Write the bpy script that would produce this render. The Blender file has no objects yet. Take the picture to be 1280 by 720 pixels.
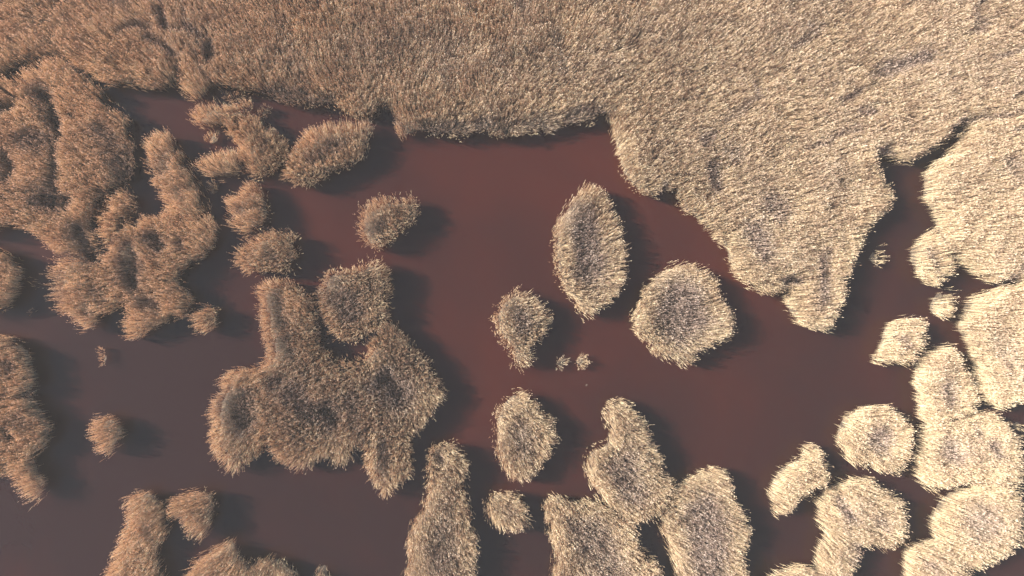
import bpy, math
import numpy as np

RNG = np.random.default_rng(7)
SC = bpy.context.scene
COL = SC.collection
PI = math.pi

# ------------------------------------------------------------------ camera
# A drone hovering about 84 m above a reed marsh, looking almost straight down.
CAM_H = 84.0
TILT = math.radians(4.0)            # leans a little towards +X
FPX = 1004.6                        # focal length in pixels of a 1280-wide frame
cam_data = bpy.data.cameras.new('drone_camera')
cam_data.sensor_width = 36.0
cam_data.lens = 36.0 * FPX / 1280.0
cam_data.clip_start = 0.5
cam_data.clip_end = 5000.0
cam = bpy.data.objects.new('drone_camera', cam_data)
cam.location = (0.0, 0.0, CAM_H)
cam.rotation_euler = (0.0, -TILT, 0.0)
COL.objects.link(cam)
SC.camera = cam

# ------------------------------------------------------------------ sky, sun, exposure
SUN_EL = math.radians(34.0)
SUN_DX, SUN_DY = -math.cos(math.radians(15)), math.sin(math.radians(15))   # horizontal direction towards the sun
world = bpy.data.worlds.new('World')
SC.world = world
world.use_nodes = True
wn = world.node_tree
wn.nodes.clear()
sky = wn.nodes.new('ShaderNodeTexSky')
sky.sky_type = 'NISHITA'
sky.sun_disc = False
sky.sun_elevation = SUN_EL
sky.sun_rotation = math.atan2(SUN_DX, SUN_DY)
sky.air_density = 1.2
sky.dust_density = 1.0
sky.ozone_density = 1.0
bg = wn.nodes.new('ShaderNodeBackground')
bg.inputs['Strength'].default_value = 0.060
wo = wn.nodes.new('ShaderNodeOutputWorld')
wn.links.new(sky.outputs[0], bg.inputs['Color'])
wn.links.new(bg.outputs[0], wo.inputs['Surface'])

sun_data = bpy.data.lights.new('sun', 'SUN')
sun_data.energy = 5.0
sun_data.angle = math.radians(1.0)
sun_data.color = (1.0, 0.92, 0.80)
sun = bpy.data.objects.new('sun', sun_data)
zx = np.array([SUN_DX * math.cos(SUN_EL), SUN_DY * math.cos(SUN_EL), math.sin(SUN_EL)])
from mathutils import Vector
sun.rotation_euler = Vector(zx).to_track_quat('Z', 'Y').to_euler()
sun.location = (-60, 20, 60)
COL.objects.link(sun)

SC.view_settings.view_transform = 'Standard'
SC.view_settings.look = 'None'
SC.view_settings.exposure = 1.62
SC.view_settings.gamma = 1.0
SC.cycles.max_bounces = 8
SC.cycles.diffuse_bounces = 3
SC.cycles.transmission_bounces = 4

# ------------------------------------------------------------------ pixel of the photograph -> point of the marsh
def ground(x, y, z=0.0):
    """Where the line of sight through pixel (x, y) of the 1280x720 photograph meets height z."""
    lx, ly = (np.asarray(x, float) - 640.0) / FPX, (360.0 - np.asarray(y, float)) / FPX
    c, s = math.cos(TILT), math.sin(TILT)
    dx, dy, dz = lx * c + s, ly, lx * s - c
    t = (z - CAM_H) / dz
    return np.stack([dx * t, dy * t], -1)

# ------------------------------------------------------------------ noise
_P = np.random.default_rng(3).random((256, 256))
def noise(p, scale, seed=0):
    q = p / scale + seed * 17.31
    i = np.floor(q).astype(int); f = q - i
    f = f * f * (3 - 2 * f)
    a = _P[i[:, 0] % 256, i[:, 1] % 256]; b = _P[(i[:, 0] + 1) % 256, i[:, 1] % 256]
    c = _P[i[:, 0] % 256, (i[:, 1] + 1) % 256]; d = _P[(i[:, 0] + 1) % 256, (i[:, 1] + 1) % 256]
    return (a * (1 - f[:, 0]) + b * f[:, 0]) * (1 - f[:, 1]) + (c * (1 - f[:, 0]) + d * f[:, 0]) * f[:, 1]

def tussocks(p, size, seed=0):
    """Nearest tussock of each point: its centre and four random numbers of its own."""
    g = np.random.default_rng(100 + seed)
    jit = g.random((256, 256, 2)); val = g.normal(size=(256, 256, 4))
    i = np.floor(p / size).astype(int)
    best = np.full(len(p), 1e9); cen = np.zeros_like(p); v = np.zeros((len(p), 4))
    for dx in (-1, 0, 1):
        for dy in (-1, 0, 1):
            k = i + np.array([dx, dy]); a, b = k[:, 0] % 256, k[:, 1] % 256
            c = (k + jit[a, b]) * size
            d = np.sum((p - c) ** 2, 1)
            m = d < best
            best[m] = d[m]; cen[m] = c[m]; v[m] = val[a[m], b[m]]
    return cen, v

def smooth(a, b, x):
    t = np.clip((x - a) / (b - a), 0, 1)
    return t * t * (3 - 2 * t)

# ------------------------------------------------------------------ materials
def nodes_of(name):
    m = bpy.data.materials.new(name)
    m.use_nodes = True
    nt = m.node_tree
    nt.nodes.clear()
    return m, nt, nt.nodes.new('ShaderNodeOutputMaterial')

def ramp(nt, stops):
    r = nt.nodes.new('ShaderNodeValToRGB')
    e = r.color_ramp.elements
    while len(e) > 1: e.remove(e[-1])
    e[0].position, e[0].color = stops[0][0], (*stops[0][1], 1)
    for p, c in stops[1:]:
        n = e.new(p); n.color = (*c, 1)
    return r

def reed_material(name, fresh, old, thin_fresh, thin_old, thin, rough=0.6):
    """Dry reed: every stalk has its own straw tone; light that passes through is warmer."""
    m, nt, out = nodes_of(name)
    at = nt.nodes.new('ShaderNodeAttribute'); at.attribute_name = 'reed'
    sep = nt.nodes.new('ShaderNodeSeparateColor')
    nt.links.new(at.outputs['Color'], sep.inputs[0])
    def mixed(a, b):
        ra, rb = ramp(nt, a), ramp(nt, b)
        nt.links.new(sep.outputs[0], ra.inputs[0]); nt.links.new(sep.outputs[0], rb.inputs[0])
        mx = nt.nodes.new('ShaderNodeMix'); mx.data_type = 'RGBA'
        nt.links.new(sep.outputs[1], mx.inputs[0])
        nt.links.new(ra.outputs[0], mx.inputs[6]); nt.links.new(rb.outputs[0], mx.inputs[7])
        return mx.outputs[2]
    face, through = mixed(fresh, old), mixed(thin_fresh, thin_old)
    pr = nt.nodes.new('ShaderNodeBsdfPrincipled')
    pr.inputs['Roughness'].default_value = rough
    pr.inputs['Specular IOR Level'].default_value = 0.25
    pr.inputs['Diffuse Roughness'].default_value = 1.0       # matt straw throws light back towards the sun
    tr = nt.nodes.new('ShaderNodeBsdfTranslucent')
    ms = nt.nodes.new('ShaderNodeMixShader'); ms.inputs[0].default_value = thin
    nt.links.new(face, pr.inputs['Base Color']); nt.links.new(through, tr.inputs['Color'])
    nt.links.new(pr.outputs[0], ms.inputs[1]); nt.links.new(tr.outputs[0], ms.inputs[2])
    nt.links.new(ms.outputs[0], out.inputs['Surface'])
    return m

STALK = reed_material('dry_reed_stalk',
    [(0.0, (0.30, 0.205, 0.13)), (0.5, (0.60, 0.50, 0.33)), (1.0, (0.78, 0.70, 0.48))],
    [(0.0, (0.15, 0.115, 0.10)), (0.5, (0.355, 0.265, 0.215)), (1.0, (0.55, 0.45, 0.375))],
    [(0.0, (0.52, 0.23, 0.12)), (1.0, (0.82, 0.43, 0.25))],
    [(0.0, (0.24, 0.15, 0.11)), (1.0, (0.42, 0.25, 0.16))], 0.30)
PLUME = reed_material('reed_seed_head',
    [(0.0, (0.32, 0.22, 0.15)), (0.5, (0.58, 0.46, 0.33)), (1.0, (0.76, 0.67, 0.51))],
    [(0.0, (0.26, 0.18, 0.16)), (0.5, (0.44, 0.34, 0.30)), (1.0, (0.68, 0.58, 0.52))],
    [(0.0, (0.52, 0.24, 0.14)), (1.0, (0.80, 0.43, 0.27))],
    [(0.0, (0.28, 0.17, 0.13)), (1.0, (0.50, 0.29, 0.20))], 0.32, 0.8)

def mud_material():
    m, nt, out = nodes_of('wet_reed_litter')
    tc = nt.nodes.new('ShaderNodeTexCoord')
    n = nt.nodes.new('ShaderNodeTexNoise'); n.inputs['Scale'].default_value = 3.0; n.inputs['Detail'].default_value = 8
    nt.links.new(tc.outputs['Object'], n.inputs['Vector'])
    r = ramp(nt, [(0.3, (0.035, 0.026, 0.022)), (0.55, (0.085, 0.062, 0.045)), (0.75, (0.17, 0.13, 0.09))])
    nt.links.new(n.outputs['Fac'], r.inputs[0])
    b = nt.nodes.new('ShaderNodeBump'); b.inputs['Strength'].default_value = 0.8; b.inputs['Distance'].default_value = 0.08
    nt.links.new(n.outputs['Fac'], b.inputs['Height'])
    pr = nt.nodes.new('ShaderNodeBsdfPrincipled'); pr.inputs['Roughness'].default_value = 0.85
    nt.links.new(r.outputs[0], pr.inputs['Base Color']); nt.links.new(b.outputs[0], pr.inputs['Normal'])
    nt.links.new(pr.outputs[0], out.inputs['Surface'])
    return m
MUD = mud_material()

def water_material():
    """Still marsh water, thick with rust-red silt, under a thin film that mirrors the sky."""
    m, nt, out = nodes_of('silty_water')
    tc = nt.nodes.new('ShaderNodeTexCoord')
    n = nt.nodes.new('ShaderNodeTexNoise'); n.inputs['Scale'].default_value = 0.055; n.inputs['Detail'].default_value = 4
    n.inputs['Distortion'].default_value = 0.6
    nt.links.new(tc.outputs['Object'], n.inputs['Vector'])
    r = ramp(nt, [(0.26, (0.015, 0.0058, 0.0056)), (0.55, (0.027, 0.0068, 0.0052)), (0.88, (0.044, 0.0086, 0.0050))])
    # the silt is thickest in the open basin under the big bed and thins out towards the lower left
    dv = nt.nodes.new('ShaderNodeVectorMath'); dv.operation = 'DISTANCE'
    c = ground(720, 220)
    dv.inputs[1].default_value = (c[0], c[1], 0)
    nt.links.new(tc.outputs['Object'], dv.inputs[0])
    mr = nt.nodes.new('ShaderNodeMapRange'); mr.inputs[1].default_value = 4; mr.inputs[2].default_value = 44
    mr.inputs[3].default_value = 0.22; mr.inputs[4].default_value = -0.20
    nt.links.new(dv.outputs['Value'], mr.inputs[0])
    ad = nt.nodes.new('ShaderNodeMath'); ad.operation = 'ADD'
    nt.links.new(n.outputs['Fac'], ad.inputs[0]); nt.links.new(mr.outputs[0], ad.inputs[1])
    nt.links.new(ad.outputs[0], r.inputs[0])
    w = nt.nodes.new('ShaderNodeTexNoise'); w.inputs['Scale'].default_value = 1.1; w.inputs['Detail'].default_value = 4
    nt.links.new(tc.outputs['Object'], w.inputs['Vector'])
    b = nt.nodes.new('ShaderNodeBump'); b.inputs['Strength'].default_value = 0.15; b.inputs['Distance'].default_value = 0.05
    nt.links.new(w.outputs['Fac'], b.inputs['Height'])
    pr = nt.nodes.new('ShaderNodeBsdfPrincipled')
    pr.inputs['Roughness'].default_value = 0.18
    pr.inputs['IOR'].default_value = 1.37
    pr.inputs['Specular IOR Level'].default_value = 0.5
    nt.links.new(r.outputs[0], pr.inputs['Base Color']); nt.links.new(b.outputs[0], pr.inputs['Normal'])
    nt.links.new(pr.outputs[0], out.inputs['Surface'])
    return m
WATER = water_material()

# ------------------------------------------------------------------ mesh helpers
def tri_mesh(name, verts, tris, mat, attr=None):
    me = bpy.data.meshes.new(name)
    nv, nf = len(verts), len(tris)
    me.vertices.add(nv); me.vertices.foreach_set('co', np.ascontiguousarray(verts, np.float32).ravel())
    me.loops.add(nf * 3); me.loops.foreach_set('vertex_index', np.ascontiguousarray(tris, np.int32).ravel())
    me.polygons.add(nf); me.polygons.foreach_set('loop_start', np.arange(0, nf * 3, 3, dtype=np.int32))
    if attr is not None:
        a = me.attributes.new('reed', 'FLOAT_COLOR', 'POINT')
        a.data.foreach_set('color', np.ascontiguousarray(attr, np.float32).ravel())
    me.update(calc_edges=True)
    me.materials.append(mat)
    return me

def link(name, me, parent=None, kind=None):
    o = bpy.data.objects.new(name, me)
    COL.objects.link(o)
    if parent is not None: o.parent = parent
    if kind: o['kind'] = kind
    return o

# ------------------------------------------------------------------ water
def build_water():
    me = bpy.data.meshes.new('water')
    s = 900.0
    me.from_pydata([(-s, -s, 0), (s, -s, 0), (s, s, 0), (-s, s, 0)], [], [(0, 1, 2, 3)])
    me.materials.append(WATER)
    o = link('water', me, None, 'structure')
    return o
build_water()

# ------------------------------------------------------------------ hollows: where reeds stand low, thin and grey, with edge shade painted in at the big bed's foot (line through two pixels, radius in pixels, depth 0..1)
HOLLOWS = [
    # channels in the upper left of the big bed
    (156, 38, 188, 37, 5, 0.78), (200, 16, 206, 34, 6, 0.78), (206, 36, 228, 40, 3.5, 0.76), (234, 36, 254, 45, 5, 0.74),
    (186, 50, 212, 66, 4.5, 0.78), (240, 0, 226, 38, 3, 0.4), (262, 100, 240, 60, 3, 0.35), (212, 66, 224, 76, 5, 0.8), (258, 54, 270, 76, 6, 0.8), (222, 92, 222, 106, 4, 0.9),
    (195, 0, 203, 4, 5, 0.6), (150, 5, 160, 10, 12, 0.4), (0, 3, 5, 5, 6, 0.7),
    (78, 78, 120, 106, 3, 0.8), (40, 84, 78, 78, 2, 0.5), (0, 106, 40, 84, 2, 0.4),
    # low thin notches at the big bed's foot; grey band paints in edge shade
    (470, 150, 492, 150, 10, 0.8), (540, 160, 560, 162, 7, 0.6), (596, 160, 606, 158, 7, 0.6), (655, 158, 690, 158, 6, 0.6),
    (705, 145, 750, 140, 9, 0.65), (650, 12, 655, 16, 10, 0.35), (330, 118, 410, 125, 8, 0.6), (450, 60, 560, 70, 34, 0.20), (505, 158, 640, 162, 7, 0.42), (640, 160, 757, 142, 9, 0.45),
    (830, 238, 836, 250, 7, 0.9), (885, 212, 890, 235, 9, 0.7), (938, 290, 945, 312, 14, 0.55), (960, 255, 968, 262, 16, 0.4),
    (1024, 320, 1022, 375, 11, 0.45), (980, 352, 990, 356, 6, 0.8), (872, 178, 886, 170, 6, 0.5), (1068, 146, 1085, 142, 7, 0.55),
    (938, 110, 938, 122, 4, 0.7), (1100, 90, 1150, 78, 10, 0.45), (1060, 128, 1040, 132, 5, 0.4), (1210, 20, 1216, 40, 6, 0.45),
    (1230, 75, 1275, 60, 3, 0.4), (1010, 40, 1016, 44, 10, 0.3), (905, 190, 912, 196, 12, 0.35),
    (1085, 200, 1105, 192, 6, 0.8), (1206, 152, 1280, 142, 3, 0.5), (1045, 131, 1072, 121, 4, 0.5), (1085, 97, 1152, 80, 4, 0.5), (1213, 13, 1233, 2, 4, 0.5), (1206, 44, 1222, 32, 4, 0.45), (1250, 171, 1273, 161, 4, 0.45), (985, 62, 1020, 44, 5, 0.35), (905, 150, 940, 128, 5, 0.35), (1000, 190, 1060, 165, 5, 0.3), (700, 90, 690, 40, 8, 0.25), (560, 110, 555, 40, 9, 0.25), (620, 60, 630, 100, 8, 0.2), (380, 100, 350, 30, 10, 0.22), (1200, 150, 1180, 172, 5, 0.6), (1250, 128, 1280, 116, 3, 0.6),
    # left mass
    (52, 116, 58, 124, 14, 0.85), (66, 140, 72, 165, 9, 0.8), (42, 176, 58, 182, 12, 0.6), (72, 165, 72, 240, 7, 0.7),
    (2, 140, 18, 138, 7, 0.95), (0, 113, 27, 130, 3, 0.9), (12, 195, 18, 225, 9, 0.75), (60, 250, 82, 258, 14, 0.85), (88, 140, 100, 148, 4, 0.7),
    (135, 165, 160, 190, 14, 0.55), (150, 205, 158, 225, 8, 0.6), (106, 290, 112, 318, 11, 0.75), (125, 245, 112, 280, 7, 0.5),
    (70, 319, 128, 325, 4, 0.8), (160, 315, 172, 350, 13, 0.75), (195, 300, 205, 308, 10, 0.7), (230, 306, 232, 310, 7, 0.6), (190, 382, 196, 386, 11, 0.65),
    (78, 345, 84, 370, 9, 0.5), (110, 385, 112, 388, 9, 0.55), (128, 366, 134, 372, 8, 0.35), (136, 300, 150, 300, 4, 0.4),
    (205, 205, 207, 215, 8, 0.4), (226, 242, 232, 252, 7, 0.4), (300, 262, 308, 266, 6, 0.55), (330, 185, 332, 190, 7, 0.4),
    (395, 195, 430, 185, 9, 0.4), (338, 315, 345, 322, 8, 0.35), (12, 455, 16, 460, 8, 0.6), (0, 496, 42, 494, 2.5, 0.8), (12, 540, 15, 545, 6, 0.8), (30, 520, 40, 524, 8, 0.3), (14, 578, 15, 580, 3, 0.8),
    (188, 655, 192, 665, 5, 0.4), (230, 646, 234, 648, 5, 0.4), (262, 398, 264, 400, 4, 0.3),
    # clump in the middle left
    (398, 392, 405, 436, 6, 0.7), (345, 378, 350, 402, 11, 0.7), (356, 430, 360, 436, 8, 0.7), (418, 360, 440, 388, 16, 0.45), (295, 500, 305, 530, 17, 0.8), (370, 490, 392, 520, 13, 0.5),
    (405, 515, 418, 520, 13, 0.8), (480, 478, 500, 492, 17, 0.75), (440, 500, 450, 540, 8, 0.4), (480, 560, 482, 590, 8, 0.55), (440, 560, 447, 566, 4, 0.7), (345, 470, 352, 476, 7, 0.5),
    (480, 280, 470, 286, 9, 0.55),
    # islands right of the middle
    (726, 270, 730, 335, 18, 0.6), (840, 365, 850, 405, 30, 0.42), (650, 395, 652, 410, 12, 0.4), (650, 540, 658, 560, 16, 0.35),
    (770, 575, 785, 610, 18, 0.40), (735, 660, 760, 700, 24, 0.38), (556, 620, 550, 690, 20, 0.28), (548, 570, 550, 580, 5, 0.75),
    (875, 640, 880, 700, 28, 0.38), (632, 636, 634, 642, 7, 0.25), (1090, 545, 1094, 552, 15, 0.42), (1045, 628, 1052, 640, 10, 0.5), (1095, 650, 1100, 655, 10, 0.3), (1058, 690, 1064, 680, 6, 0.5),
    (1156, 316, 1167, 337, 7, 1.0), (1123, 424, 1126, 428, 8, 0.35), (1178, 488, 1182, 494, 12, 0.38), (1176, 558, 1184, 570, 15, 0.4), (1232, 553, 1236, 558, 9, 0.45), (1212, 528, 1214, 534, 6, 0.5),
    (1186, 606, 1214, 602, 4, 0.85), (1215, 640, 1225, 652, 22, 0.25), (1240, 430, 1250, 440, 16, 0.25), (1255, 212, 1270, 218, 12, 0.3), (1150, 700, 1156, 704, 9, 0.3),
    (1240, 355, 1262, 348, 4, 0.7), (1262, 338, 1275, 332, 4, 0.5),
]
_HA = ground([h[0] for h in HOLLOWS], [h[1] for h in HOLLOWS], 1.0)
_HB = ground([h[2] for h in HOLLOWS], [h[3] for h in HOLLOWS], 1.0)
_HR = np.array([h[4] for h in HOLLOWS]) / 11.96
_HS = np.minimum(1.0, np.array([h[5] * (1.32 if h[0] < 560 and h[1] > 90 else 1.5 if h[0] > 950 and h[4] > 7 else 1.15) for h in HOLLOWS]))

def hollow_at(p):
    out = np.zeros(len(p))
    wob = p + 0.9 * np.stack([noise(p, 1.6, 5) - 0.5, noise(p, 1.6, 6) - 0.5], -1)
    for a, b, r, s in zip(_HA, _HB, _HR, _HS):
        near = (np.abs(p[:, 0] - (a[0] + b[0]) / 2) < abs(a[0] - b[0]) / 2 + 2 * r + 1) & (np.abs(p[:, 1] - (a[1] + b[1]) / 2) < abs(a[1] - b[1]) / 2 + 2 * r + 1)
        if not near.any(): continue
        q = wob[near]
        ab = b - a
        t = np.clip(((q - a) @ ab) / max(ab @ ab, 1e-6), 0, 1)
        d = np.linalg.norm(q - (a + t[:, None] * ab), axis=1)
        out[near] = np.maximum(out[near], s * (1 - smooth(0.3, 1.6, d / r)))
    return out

# ------------------------------------------------------------------ outlines
def catmull(poly, per=4):
    p = np.asarray(poly, float)
    n = len(p); out = []
    for i in range(n):
        a, b, c, d = p[(i - 1) % n], p[i], p[(i + 1) % n], p[(i + 2) % n]
        for k in range(per):
            t = k / per
            out.append(0.5 * ((2 * b) + (-a + c) * t + (2 * a - 5 * b + 4 * c - d) * t * t + (-a + 3 * b - 3 * c + d) * t ** 3))
    return np.array(out)

def world_outline(px):
    """The foot of a stand of reeds from the outline its canopy makes: sides that face away from the
    drone show their tops, sides that face it show their feet."""
    c = catmull(px, 4)
    area = 0.5 * np.sum(c[:, 0] * np.roll(c[:, 1], -1) - np.roll(c[:, 0], -1) * c[:, 1])
    if area < 0: c = c[::-1]
    t = np.roll(c, -1, 0) - np.roll(c, 1, 0)
    nrm = np.stack([t[:, 1], -t[:, 0]], -1)
    nrm /= np.linalg.norm(nrm, axis=1, keepdims=True) + 1e-9
    rad = c - np.array([570.0, 360.0])
    rad /= np.linalg.norm(rad, axis=1, keepdims=True) + 1e-9
    k = np.clip(np.sum(nrm * rad, 1) * 1.2, 0, 1)
    g0, g1 = ground(c[:, 0], c[:, 1], 0.3), ground(c[:, 0], c[:, 1], 2.6)
    g = g0 + (g1 - g0) * k[:, None]
    return g[::-1]                       # counter-clockwise in the marsh's own axes

def signed_distance(p, poly):
    """>0 inside."""
    d2 = np.full(len(p), 1e9); inside = np.zeros(len(p), bool); grad = np.zeros((len(p), 2))
    a = poly; b = np.roll(poly, -1, 0)
    for (x0, y0), (x1, y1) in zip(a, b):
        ex, ey = x1 - x0, y1 - y0
        px, py = p[:, 0] - x0, p[:, 1] - y0
        t = np.clip((px * ex + py * ey) / (ex * ex + ey * ey + 1e-12), 0, 1)
        qx, qy = px - t * ex, py - t * ey
        dd = qx * qx + qy * qy
        m = dd < d2
        d2[m] = dd[m]; grad[m, 0] = qx[m]; grad[m, 1] = qy[m]
        if y0 != y1:
            cr = ((y0 > p[:, 1]) != (y1 > p[:, 1])) & (p[:, 0] < (x1 - x0) * (p[:, 1] - y0) / (y1 - y0) + x0)
            inside ^= cr
    d = np.sqrt(d2)
    n = grad / (d[:, None] + 1e-6)
    n[inside] *= -1                       # points outwards
    return np.where(inside, d, -d), n

# ------------------------------------------------------------------ reeds
def unit(v):
    return v / (np.linalg.norm(v, axis=-1, keepdims=True) + 1e-9)

def grow(base, h, lean, tint, grey, rng, leaves=2):
    """Stalk strips with leaves, and plumes, for N reeds. Returns (verts, tris, attr) twice."""
    n = len(base)
    ang = rng.random(n) * 2 * PI
    side = np.stack([np.cos(ang), np.sin(ang), np.zeros(n)], -1)
    B = np.concatenate([base, np.full((n, 1), 0.02)], 1)
    L = np.concatenate([lean, np.zeros((n, 1))], 1)
    up = np.array([0, 0, 1.0])
    def at(t):
        t = np.asarray(t)[:, None] if np.ndim(t) else t
        return B + up * (h[:, None] * t) + L * (t * t)
    w = (0.010 + 0.008 * rng.random(n))[:, None]
    M = at(0.66); T = at(1.0)
    vs = np.stack([B, M - side * w, M + side * w, T], 1)      # a stalk: slim bent spindle
    tri = [[0, 2, 1], [1, 2, 3]]
    nv = 4
    parts_v = [vs]; tris = list(tri)
    for k in range(leaves):                                   # a leaf: long blade tapering to its tip, held close to the stalk
        a2 = rng.random(n) * 2 * PI
        out = np.stack([np.cos(a2), np.sin(a2), np.zeros(n)], -1)
        crs = np.stack([-np.sin(a2), np.cos(a2), np.zeros(n)], -1)
        t0 = 0.36 + 0.45 * rng.random(n)
        r0 = at(t0)
        ln = (0.40 + 0.40 * rng.random(n))[:, None]
        lw = (0.012 + 0.012 * rng.random(n))[:, None]
        spread = (0.06 + 0.30 * rng.random(n) ** 2)[:, None]
        tip = r0 + out * ln * spread + up * ln * (0.95 - 0.4 * spread) + L * 0.45
        parts_v.append(np.stack([r0 - crs * lw, r0 + crs * lw, tip], 1))
        tris += [[nv, nv + 1, nv + 2]]
        nv += 3
    sv = np.concatenate(parts_v, 1)
    st = (np.array(tris)[None] + (np.arange(n) * nv)[:, None, None]).reshape(-1, 3)
    attr = np.zeros((n, nv, 4)); attr[..., 0] = tint[:, None]; attr[..., 1] = grey[:, None]; attr[..., 3] = 1
    stalk = (sv.reshape(-1, 3), st, attr.reshape(-1, 4))
    # seed heads: nodding plumes, each turned its own way
    has = rng.random(n) < 0.62
    i = np.nonzero(has)[0]; m = len(i)
    ti = T[i]; li = L[i]
    nod = unit(li + 0.35 * np.stack([rng.normal(size=m), rng.normal(size=m), np.zeros(m)], -1))
    pl = (0.22 + 0.16 * rng.random(m))[:, None]
    pw = (0.018 + 0.016 * rng.random(m))[:, None]
    p0 = ti - up * 0.05 - nod * 0.01
    pm = ti + up * pl * 0.48 + nod * pl * 0.08
    pt = ti + up * pl * 0.90 + nod * pl * 0.24
    cr = np.stack([-nod[:, 1], nod[:, 0], np.zeros(m)], -1)
    dn = unit(np.cross(cr, unit(pt - p0)))
    tw = (rng.random(m) * PI)[:, None]
    ax = cr * np.cos(tw) + dn * np.sin(tw)
    pv = np.stack([p0, pm - ax * pw, pm + ax * pw, pt], 1)
    ptri = np.array([[0, 2, 1], [1, 2, 3]])
    pts = (ptri[None] + (np.arange(m) * 4)[:, None, None]).reshape(-1, 3)
    pa = np.zeros((m, 4, 4)); pa[..., 0] = np.clip(tint[i] + rng.normal(0, .15, m), 0, 1)[:, None]; pa[..., 1] = grey[i][:, None]; pa[..., 3] = 1
    return stalk, (pv.reshape(-1, 3), pts, pa.reshape(-1, 4))

def root_mat(poly, rng):
    """Low mound of roots and broken litter under the stand; its ragged edge dips under the water."""
    st = 0.45
    lo, hi = poly.min(0) - st, poly.max(0) + st
    nx, ny = int((hi[0] - lo[0]) / st) + 2, int((hi[1] - lo[1]) / st) + 2
    gx, gy = np.meshgrid(np.arange(nx), np.arange(ny), indexing='ij')
    p = lo + np.stack([gx.ravel(), gy.ravel()], -1) * st + rng.normal(0, 0.07, (nx * ny, 2))
    d, _ = signed_distance(p, poly)
    small = min(hi - lo) < 3.2
    z = np.clip((d - (0.0 if min(hi - lo) < 2.6 else 0.15 if small else 0.55)) * 0.30, -0.08, 0.09) + rng.normal(0, 0.015, len(p))
    wet = z < -0.03
    z[wet] = -0.08
    q = (gx[:-1, :-1] * ny + gy[:-1, :-1]).ravel()
    quads = np.stack([q, q + ny, q + ny + 1, q + 1], -1)
    quads = quads[(~wet[quads]).any(1)]
    if not len(quads): quads = np.array([[q[len(q) // 2], q[len(q) // 2] + ny, q[len(q) // 2] + ny + 1, q[len(q) // 2] + 1]])
    used, inv = np.unique(quads.ravel(), return_inverse=True)
    quads = inv.reshape(-1, 4)
    tris = np.concatenate([quads[:, [0, 1, 2]], quads[:, [0, 2, 3]]])
    return tri_mesh('root_mat', np.concatenate([p[used], z[used, None]], 1), tris, MUD)

TRIS = 0
def stand(name, label, cat, px, group=None, dens=136, h0=2.9, hollow=0.35, sparse=0.0, grey0=0.0, fray=0.35, inset=0.22, tint0=0.5, seed=None):
    """One stand of reeds standing in the water: stalks, seed heads, root mat."""
    global TRIS
    rng = np.random.default_rng(seed if seed is not None else int(abs(px[0][0] * 31 + px[0][1] * 7)) + len(px))
    poly = world_outline(px)
    lo, hi = poly.min(0) - 1, poly.max(0) + 1
    s = 1 / math.sqrt(dens)
    nx, ny = int((hi[0] - lo[0]) / s) + 1, int((hi[1] - lo[1]) / s) + 1
    gx, gy = np.meshgrid(np.arange(nx), np.arange(ny), indexing='ij')
    p = np.stack([gx.ravel(), gy.ravel()], -1).astype(float)
    p = lo + (p + rng.random(p.shape)) * s
    d, out = signed_distance(p, poly)
    # frayed edge
    edge = (noise(p, 0.9, 1) - 0.5) * 2 * fray + rng.normal(0, 0.16 if inset > 0 else 0.06, len(p))
    d = d - inset
    keep = (d + edge > 0) | ((d > -0.55) & (rng.random(len(p)) < (0.05 if inset > 0 else 0.0)))
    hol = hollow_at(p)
    keep &= rng.random(len(p)) > sparse
    clump = 0.6 * noise(p, 0.60, 3) + 0.4 * noise(p, 0.20, 13)
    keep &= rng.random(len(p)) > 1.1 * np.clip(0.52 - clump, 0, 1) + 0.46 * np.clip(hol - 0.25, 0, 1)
    p, d, out, hol, clump = p[keep], d[keep], out[keep], hol[keep], clump[keep]
    n = len(p)
    cen, tv = tussocks(p, 0.25)
    p = p + (cen - p) * (0.22 * smooth(0.1, 0.6, d))[:, None]
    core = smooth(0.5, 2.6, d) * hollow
    big = noise(p, 4.0, 4)
    h = h0 * (0.88 + 0.14 * clump + 0.12 * (big - 0.5) + 0.10 * tv[:, 0] + rng.normal(0, 0.05, n))
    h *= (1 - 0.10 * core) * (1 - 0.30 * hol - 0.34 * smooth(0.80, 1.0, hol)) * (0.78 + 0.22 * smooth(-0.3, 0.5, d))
    h = np.clip(h, 0.4, 3.9)
    gust = np.stack([noise(p, 3.2, 8) - 0.5, noise(p, 3.2, 9) - 0.5], -1)
    lean = rng.normal(0, 0.075, (n, 2)) + 0.05 * tv[:, 2:] + gust * 0.45 + out * (0.26 * (1 - smooth(0.0, 1.1, d)))[:, None] + np.array([0.10, 0.06])
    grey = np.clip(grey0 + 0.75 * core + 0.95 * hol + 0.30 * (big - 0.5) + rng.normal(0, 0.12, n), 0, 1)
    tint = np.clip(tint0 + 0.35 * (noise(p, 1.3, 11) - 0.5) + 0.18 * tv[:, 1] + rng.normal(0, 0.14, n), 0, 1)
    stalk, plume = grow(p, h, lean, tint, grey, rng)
    root = bpy.data.objects.new(name, None)
    root.empty_display_size = 0.5
    c = poly.mean(0)
    root.location = (c[0], c[1], 0)
    COL.objects.link(root)
    root['label'] = label; root['category'] = cat
    if group: root['group'] = group
    off = np.array([c[0], c[1], 0])
    link('stalks', tri_mesh('stalks', stalk[0] - off, stalk[1], STALK, stalk[2]), root, 'stuff')
    link('seed_heads', tri_mesh('seed_heads', plume[0] - off, plume[1], PLUME, plume[2]), root, 'stuff')
    link('root_mat', root_mat(poly - c, rng), root)
    TRIS += len(stalk[1]) + len(plume[1])
    return root

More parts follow.
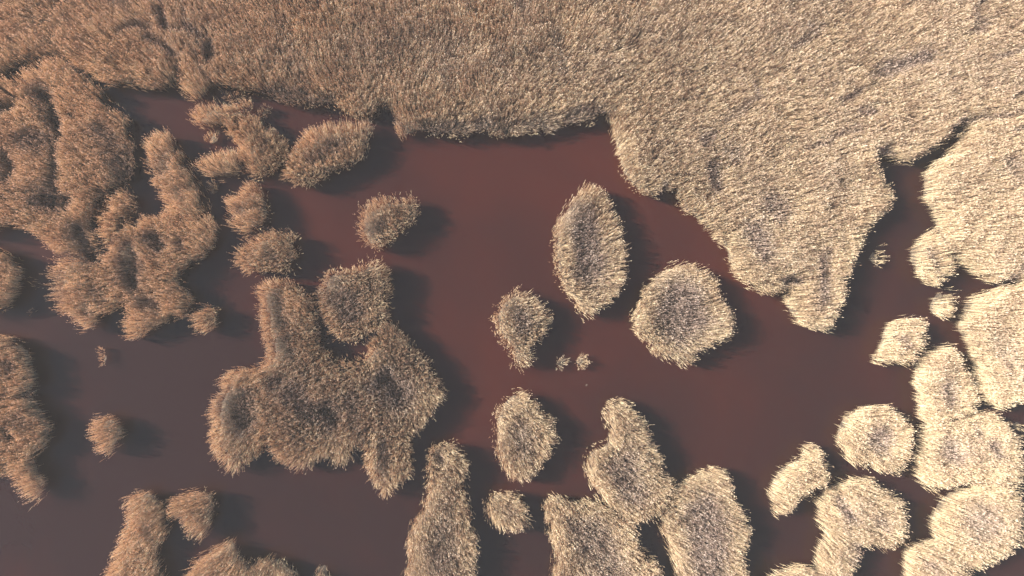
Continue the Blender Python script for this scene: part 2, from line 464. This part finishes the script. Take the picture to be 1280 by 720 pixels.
# ------------------------------------------------------------------ the beds along the shore
BED = 'reed beds along the shore'
stand('reed_bed', 'vast tan reed bed filling the whole upper side of the marsh', 'reed bed', [
    (-45, 95), (-25, 98), (0, 98), (40, 78), (77, 74), (105, 88), (128, 104), (150, 108), (185, 112), (219, 110), (223, 100), (228, 113), (243, 128), (256, 126), (266, 116), (280, 112),
    (310, 113), (325, 117), (345, 125), (365, 130), (385, 133), (415, 135), (432, 144), (462, 150), (472, 138), (490, 138), (497, 160), (503, 174), (514, 172), (536, 168), (560, 171), (580, 173),
    (603, 166), (633, 173), (660, 166), (687, 166), (704, 156), (737, 156), (757, 146), (764, 175), (770, 202), (781, 228), (798, 241), (812, 247), (824, 240), (840, 236), (850, 262), (870, 277),
    (900, 307), (914, 341), (934, 358), (961, 364), (980, 359), (976, 376), (991, 401), (1018, 410), (1037, 411), (1048, 388), (1058, 361), (1068, 324), (1079, 304), (1092, 277), (1115, 247), (1109, 232),
    (1099, 208), (1092, 199), (1105, 196), (1119, 205), (1136, 198), (1152, 188), (1176, 175), (1196, 165), (1203, 151), (1236, 145), (1280, 141), (1325, 135), (1325, -40), (1000, -40), (500, -40), (-45, -40)],
    dens=134, hollow=0.25, seed=1)
stand('reed_bed', 'pale cream reed bed at the right edge beyond the dark winding channel', 'reed bed', [
    (1325, 128), (1280, 136), (1238, 143), (1204, 149), (1199, 168), (1174, 197), (1153, 215), (1151, 247), (1163, 267), (1170, 294), (1186, 321), (1206, 337), (1226, 350), (1245, 354), (1280, 346), (1325, 340)],
    BED, hollow=0.10, tint0=0.62)
stand('reed_bed', 'pale cream reed bed at the right edge below the small dark inlet', 'reed bed', [
    (1325, 344), (1282, 350), (1250, 358), (1230, 364), (1206, 374), (1199, 391), (1193, 411), (1206, 431), (1211, 452), (1215, 482), (1226, 500), (1250, 510), (1270, 503), (1300, 492), (1325, 490)],
    BED, hollow=0.12, tint0=0.62)

# ------------------------------------------------------------------ islands: label, outline in the photograph
I_ = 'reed islands standing in the water'
ISLANDS = [
 ('tall oval reed island with dark middle, alone in the open red water', [(690, 320), (693, 287), (707, 257), (730, 235), (750, 237), (763, 253), (777, 297), (780, 320), (775, 360), (760, 380), (730, 397), (717, 380), (700, 360)], dict(hollow=0.7)),
 ('broad roundish reed island with pale rim right of the tall oval island', [(787, 403), (797, 370), (813, 347), (833, 332), (860, 332), (893, 350), (900, 373), (915, 400), (910, 420), (880, 437), (860, 452), (837, 450), (810, 433)], dict(hollow=0.75)),
 ('small pear-shaped reed island tapering downwards below left of the tall oval island', [(616, 400), (624, 378), (642, 364), (658, 367), (673, 380), (687, 400), (680, 420), (667, 433), (664, 451), (653, 461), (640, 456), (636, 436), (624, 424)], dict(hollow=0.5)),
 ('small lone brown reed island with pointed foot in the upper middle water', [(445, 277), (447, 260), (465, 252), (477, 245), (500, 245), (518, 247), (521, 275), (510, 283), (498, 298), (480, 307), (469, 312), (453, 304), (447, 293)], dict(hollow=0.4)),
 ('leaf-shaped tan reed island in the lower middle, above a small round one', [(620, 512), (640, 488), (657, 495), (674, 515), (691, 532), (692, 552), (684, 572), (667, 592), (650, 603), (630, 586), (618, 565), (617, 535)], dict(hollow=0.45)),
 ('small round reed island just below the leaf-shaped island', [(608, 623), (620, 612), (640, 614), (650, 626), (657, 646), (654, 661), (630, 663), (610, 649)], dict(hollow=0.3)),
 ('long upright reed island running off the bottom edge near the middle', [(551, 552), (566, 552), (576, 562), (583, 579), (583, 612), (590, 653), (595, 680), (588, 720), (584, 765), (496, 765), (506, 717), (512, 693), (509, 666), (526, 636), (533, 612), (531, 582), (539, 559)], dict(hollow=0.4)),
 ('pale reed island with narrow top and broad foot beside a dark pool', [(753, 508), (775, 498), (790, 512), (803, 528), (812, 552), (825, 572), (829, 592), (842, 612), (828, 644), (808, 652), (790, 655), (774, 644), (753, 629), (736, 598), (731, 572), (738, 559), (757, 549), (756, 525)], dict(hollow=0.55)),
 ('wide reed island at the bottom edge left of the dark pool', [(680, 623), (694, 616), (721, 623), (748, 623), (764, 633), (778, 646), (790, 660), (793, 680), (818, 707), (830, 730), (836, 765), (695, 765), (692, 710), (690, 680), (682, 653)], dict(hollow=0.55)),
 ('long reed island at the bottom edge right of the dark pool', [(848, 602), (870, 589), (894, 584), (907, 599), (914, 619), (927, 643), (936, 670), (933, 697), (931, 720), (935, 765), (850, 765), (842, 710), (832, 680), (823, 655), (830, 618)], dict(hollow=0.6)),
 ('big knobbly reed island with dark hollows left of the middle', [(319, 358), (333, 353), (363, 355), (380, 364), (397, 388), (402, 422), (408, 434), (420, 446), (438, 450), (452, 446), (462, 432), (468, 415), (496, 408), (512, 428), (533, 448), (549, 475), (551, 488), (543, 512), (526, 535), (512, 552), (514, 575), (509, 599), (492, 609), (480, 622), (469, 609), (459, 589), (452, 565), (445, 559), (425, 578), (400, 572), (376, 587), (356, 582), (339, 569), (329, 559), (313, 572), (286, 587), (269, 575), (259, 559), (260, 515), (272, 488), (279, 472), (292, 462), (323, 458), (331, 438), (323, 405), (318, 374)], dict(hollow=0.5)),
 ('rounded reed island leaning on the upper right of the big knobbly island', [(395, 372), (403, 341), (423, 336), (438, 337), (455, 326), (472, 325), (485, 344), (487, 374), (482, 404), (462, 418), (442, 428), (425, 427), (408, 412)], dict(hollow=0.5)),
 ('blocky brown reed island right above the big knobbly island', [(292, 317), (302, 304), (323, 294), (363, 290), (373, 304), (369, 334), (350, 341), (313, 340), (296, 331)], dict(hollow=0.35)),
 ('small oval brown reed island with hollow centre above the blocky one', [(282, 258), (290, 242), (305, 232), (325, 237), (338, 258), (336, 276), (323, 288), (302, 289), (287, 276)], dict(fray=0.60, inset=0.12, hollow=0.3)),
 ('very small round brown reed tuft at the lower right of the left-hand mass', [(237, 398), (252, 384), (270, 384), (276, 398), (265, 411), (249, 413)], dict(hollow=0.1)),
 ('small lone round reed island in the lower left water', [(107, 543), (115, 525), (132, 518), (148, 525), (157, 541), (148, 557), (129, 571), (113, 561)], dict(hollow=0.2)),
 ('reed clump at the left edge, upper of two touching clumps', [(-50, 418), (0, 421), (20, 424), (40, 438), (46, 472), (44, 490), (20, 497), (-50, 500)], dict(hollow=0.25)),
 ('ragged reed clump at the left edge, lower of two touching clumps', [(-50, 502), (0, 500), (25, 493), (44, 490), (52, 505), (67, 532), (64, 549), (47, 569), (51, 582), (60, 609), (40, 629), (20, 612), (0, 592), (-50, 590)], dict(hollow=0.25)),
 ('small brown reed clump cut by the left edge beside the dark inlet', [(-50, 312), (0, 314), (17, 321), (30, 334), (27, 358), (10, 385), (-50, 390)], dict(hollow=0.1)),
 ('upright reed island running off the bottom edge at the lower left', [(156, 636), (161, 623), (188, 611), (202, 626), (212, 649), (210, 670), (198, 686), (208, 713), (212, 765), (122, 765), (134, 717), (145, 686), (155, 660)], dict(hollow=0.25)),
 ('small rounded reed island touching the upright one at the lower left', [(212, 643), (222, 623), (242, 612), (266, 616), (271, 636), (262, 663), (239, 673), (222, 656)], dict(hollow=0.25)),
 ('jagged two-peaked reed island at the bottom edge lower left', [(239, 717), (252, 696), (272, 683), (292, 671), (303, 690), (319, 700), (346, 693), (366, 708), (372, 725), (376, 765), (230, 765)], dict(hollow=0.3)),
 ('tiny reed tip poking in at the bottom edge beside the two-peaked island', [(392, 720), (403, 708), (411, 720), (412, 750), (394, 750)], dict(hollow=0.0)),
 # left-hand mass
 ('broad brown mass of reeds with grey furrows against the upper left edge', [(-50, 98), (0, 100), (40, 82), (74, 77), (100, 88), (122, 105), (130, 122), (142, 134), (160, 150), (166, 185), (162, 222), (148, 236), (128, 250), (118, 275), (128, 305), (124, 320), (98, 318), (74, 319), (60, 305), (42, 291), (20, 280), (0, 284), (-50, 284)], dict(fray=0.60, inset=0.12, hollow=0.15)),
 ('narrow tongue of brown reeds at the right foot of the furrowed mass', [(118, 282), (126, 260), (147, 237), (162, 240), (172, 257), (160, 276), (156, 294), (138, 306), (124, 300)], dict(fray=0.60, inset=0.12, hollow=0.0)),
 ('winding brown reed mass with scalloped lower edge left of the blocky island', [(55, 340), (70, 324), (100, 321), (127, 326), (131, 309), (147, 294), (167, 280), (193, 272), (220, 277), (263, 277), (273, 290), (263, 313), (253, 323), (232, 337), (230, 353), (241, 377), (234, 393), (207, 403), (167, 418), (155, 400), (161, 381), (130, 394), (107, 411), (83, 393), (63, 373)], dict(fray=0.60, inset=0.12, hollow=0.3)),
 ('slanting finger of brown reeds between two dark channels at upper left', [(178, 192), (186, 171), (206, 165), (221, 180), (232, 202), (243, 218), (255, 247), (261, 270), (235, 274), (213, 267), (198, 240), (184, 212)], dict(fray=0.60, inset=0.12, hollow=0.25)),
 # small islands under the big bed
 ('low ragged strip of brown reeds close under the big bed at upper left', [(239, 145), (252, 131), (276, 134), (300, 131), (313, 136), (302, 145), (286, 155), (258, 156), (244, 152)], dict(fray=0.60, inset=0.12, hollow=0.0)),
 ('lumpy brown reed island between the ragged strip and the lozenge-shaped island', [(281, 160), (302, 148), (322, 154), (338, 165), (353, 178), (353, 198), (328, 222), (314, 216), (299, 205), (298, 176)], dict(fray=0.60, inset=0.12, hollow=0.3)),
 ('small flat brown reed island left of the lumpy one', [(249, 204), (268, 195), (296, 202), (302, 216), (284, 223), (269, 221), (251, 214)], dict(fray=0.60, inset=0.12, hollow=0.1)),
 ('lozenge-shaped brown reed island hanging from the big bed at upper left', [(356, 200), (376, 171), (390, 158), (430, 152), (461, 156), (460, 186), (446, 205), (425, 213), (403, 225), (377, 233), (357, 219)], dict(hollow=0.45)),
 # right-hand clusters
 ('small broken ring of pale reeds against the pale bed at right', [(1134, 314), (1146, 300), (1163, 295), (1187, 308), (1196, 331), (1186, 344), (1173, 356), (1153, 351), (1139, 337)], dict(hollow=0.0, tint0=0.62, sparse=0.25, fray=0.6)),
 ('very small pale reed tuft between the broken ring and the dark inlet', [(1163, 380), (1170, 368), (1184, 363), (1197, 371), (1195, 385), (1180, 396), (1167, 392)], dict(hollow=0.0, tint0=0.62)),
 ('small pale round reed island with a spur at its lower left', [(1098, 424), (1102, 409), (1116, 400), (1134, 398), (1150, 406), (1157, 420), (1151, 436), (1138, 448), (1124, 453), (1110, 450), (1098, 454), (1087, 448), (1092, 436)], dict(hollow=0.2, tint0=0.6)),
 ('round pale reed island with brown centre at lower right', [(1043, 549), (1048, 525), (1065, 512), (1089, 507), (1109, 515), (1129, 528), (1139, 549), (1136, 569), (1126, 587), (1105, 586), (1079, 579), (1055, 569)], dict(hollow=0.45, tint0=0.6)),
 ('small crooked pale reed island left of the round pale one', [(958, 606), (974, 582), (996, 569), (1001, 555), (1018, 559), (1032, 579), (1038, 599), (1018, 612), (1001, 626), (984, 643), (968, 643), (961, 626)], dict(hollow=0.1, tint0=0.6)),
 ('three-lobed pale reed island at lower right below the round one', [(1018, 623), (1038, 602), (1068, 596), (1089, 602), (1099, 616), (1119, 623), (1132, 656), (1129, 676), (1109, 683), (1087, 680), (1075, 697), (1062, 720), (1050, 732), (1030, 724), (1021, 707), (1015, 690), (1025, 666), (1018, 649)], dict(hollow=0.35, tint0=0.58)),
 ('pale reed fringe just entering at the bottom edge left of the three-lobed island', [(956, 720), (974, 707), (1001, 706), (1025, 711), (1034, 730), (1036, 760), (950, 760)], dict(hollow=0.1, tint0=0.58)),
 ('pale reed clump topping the chain of clumps at right', [(1139, 460), (1149, 442), (1166, 433), (1186, 435), (1199, 448), (1212, 466), (1220, 490), (1222, 514), (1200, 524), (1150, 526), (1142, 501)], dict(hollow=0.3, tint0=0.62)),
 ('wide pale reed clump in the middle of the chain at right', [(1147, 530), (1180, 520), (1228, 516), (1253, 532), (1273, 555), (1281, 579), (1276, 606), (1240, 603), (1210, 602), (1184, 607), (1169, 611), (1149, 602), (1139, 589), (1141, 562)], dict(hollow=0.35, tint0=0.62)),
 ('large pale rounded reed clump below the curved crack at lower right', [(1184, 612), (1212, 604), (1245, 604), (1273, 612), (1279, 646), (1274, 676), (1253, 696), (1230, 706), (1208, 709), (1186, 693), (1166, 676), (1159, 656), (1166, 633)], dict(hollow=0.3, tint0=0.62)),
 ('small pale reed clump in the bottom right corner below the large rounded one', [(1126, 695), (1139, 677), (1160, 675), (1188, 697), (1206, 714), (1212, 755), (1132, 755), (1128, 715)], dict(hollow=0.25, tint0=0.6)),
]
for label, px, kw in ISLANDS:
    small = 'tuft' in label or 'tiny' in label
    stand('reed_tuft' if small else 'reed_island', label, 'reed tuft' if small else 'reed island', px, I_, **kw)

# ------------------------------------------------------------------ tiny tufts
def ring(x, y, rx, ry, n=9):
    r = np.random.default_rng(int(x * 3 + y))
    return [(x + rx * (0.8 + 0.4 * r.random()) * math.cos(2 * PI * k / n), y + ry * (0.8 + 0.4 * r.random()) * math.sin(2 * PI * k / n)) for k in range(n)]
T_ = 'small loose reed tufts'
TUFTS = [
 ('tiny grey reed tuft, left of a pair below the pear-shaped island', 703, 455, 8, 7, dict(sparse=0.45, grey0=0.4, h0=1.2)),
 ('tiny pale reed tuft, right of a pair below the pear-shaped island', 727, 454, 7, 7, dict(sparse=0.3, h0=1.2)),
 ('few loose stems just below the pair of tiny tufts', 737, 483, 4, 4, dict(sparse=0.7, h0=0.9)),
 ('sparse thin reed tuft alone in the dark channel at right', 1100, 321, 13, 11, dict(sparse=0.72, h0=1.5)),
 ('tiny forked reed tuft alone in the water at far left', 124, 445, 8, 8, dict(sparse=0.1, h0=1.2, inset=-0.1)),
 ('few loose stems in the water left of the scalloped mass', 40, 387, 5, 3, dict(sparse=0.75, h0=0.9, grey0=0.4)),
 ('tiny brown reed tuft on the water above the slanting finger and flat island', 261, 172, 11, 8, dict(sparse=0.35, h0=1.4)),
 ('tiny brown reed tuft beside the foot of the slanting finger', 263, 236, 8, 8, dict(sparse=0.3, h0=1.5)),
 ('wispy reed tuft in the dark strip just under the big bed at upper left', 292, 120, 12, 6, dict(inset=-0.1, sparse=0.35, h0=1.4, grey0=0.3)),
 ('thin loose reed tuft in the red strip right of the ragged strip', 326, 139, 9, 7, dict(inset=-0.1, sparse=0.4, h0=1.3, grey0=0.3)),
 ('spiky pale reed tuft cut by the right edge beside the chain of clumps', 1279, 541, 9, 10, dict(sparse=0.6, h0=1.7)),
 ('little pale reed fringe in the bottom right corner at the picture edge', 1285, 668, 10, 20, dict(sparse=0.2, h0=2.0)),
 ('wispy reed spur at the left tip of the scalloped mass', 45, 353, 8, 5, dict(sparse=0.4, h0=1.5)),
]
for label, x, y, rx, ry, kw in TUFTS:
    stand('reed_tuft', label, 'reed tuft', ring(x, y, rx, ry), T_, **dict(dict(hollow=0.0, fray=0.12, inset=0.0), **kw))

# ------------------------------------------------------------------ haze: thin winter air between the drone and the marsh
def build_haze():
    m, nt, out = nodes_of('thin_haze')
    v = nt.nodes.new('ShaderNodeVolumePrincipled')
    v.inputs['Color'].default_value = (0.93, 0.92, 0.92, 1)
    v.inputs['Density'].default_value = 0.00036
    v.inputs['Anisotropy'].default_value = 0.0
    nt.links.new(v.outputs[0], out.inputs['Volume'])
    s, z0, z1 = 950.0, -1.5, CAM_H + 2.0
    me = bpy.data.meshes.new('haze')
    me.from_pydata([(x, y, z) for z in (z0, z1) for x, y in ((-s, -s), (s, -s), (s, s), (-s, s))], [],
                   [(3, 2, 1, 0), (4, 5, 6, 7), (0, 1, 5, 4), (1, 2, 6, 5), (2, 3, 7, 6), (3, 0, 4, 7)])
    me.materials.append(m)
    link('haze', me, None, 'stuff')
build_haze()
import sys
sys.stderr.write('reed triangles %d\n' % TRIS)
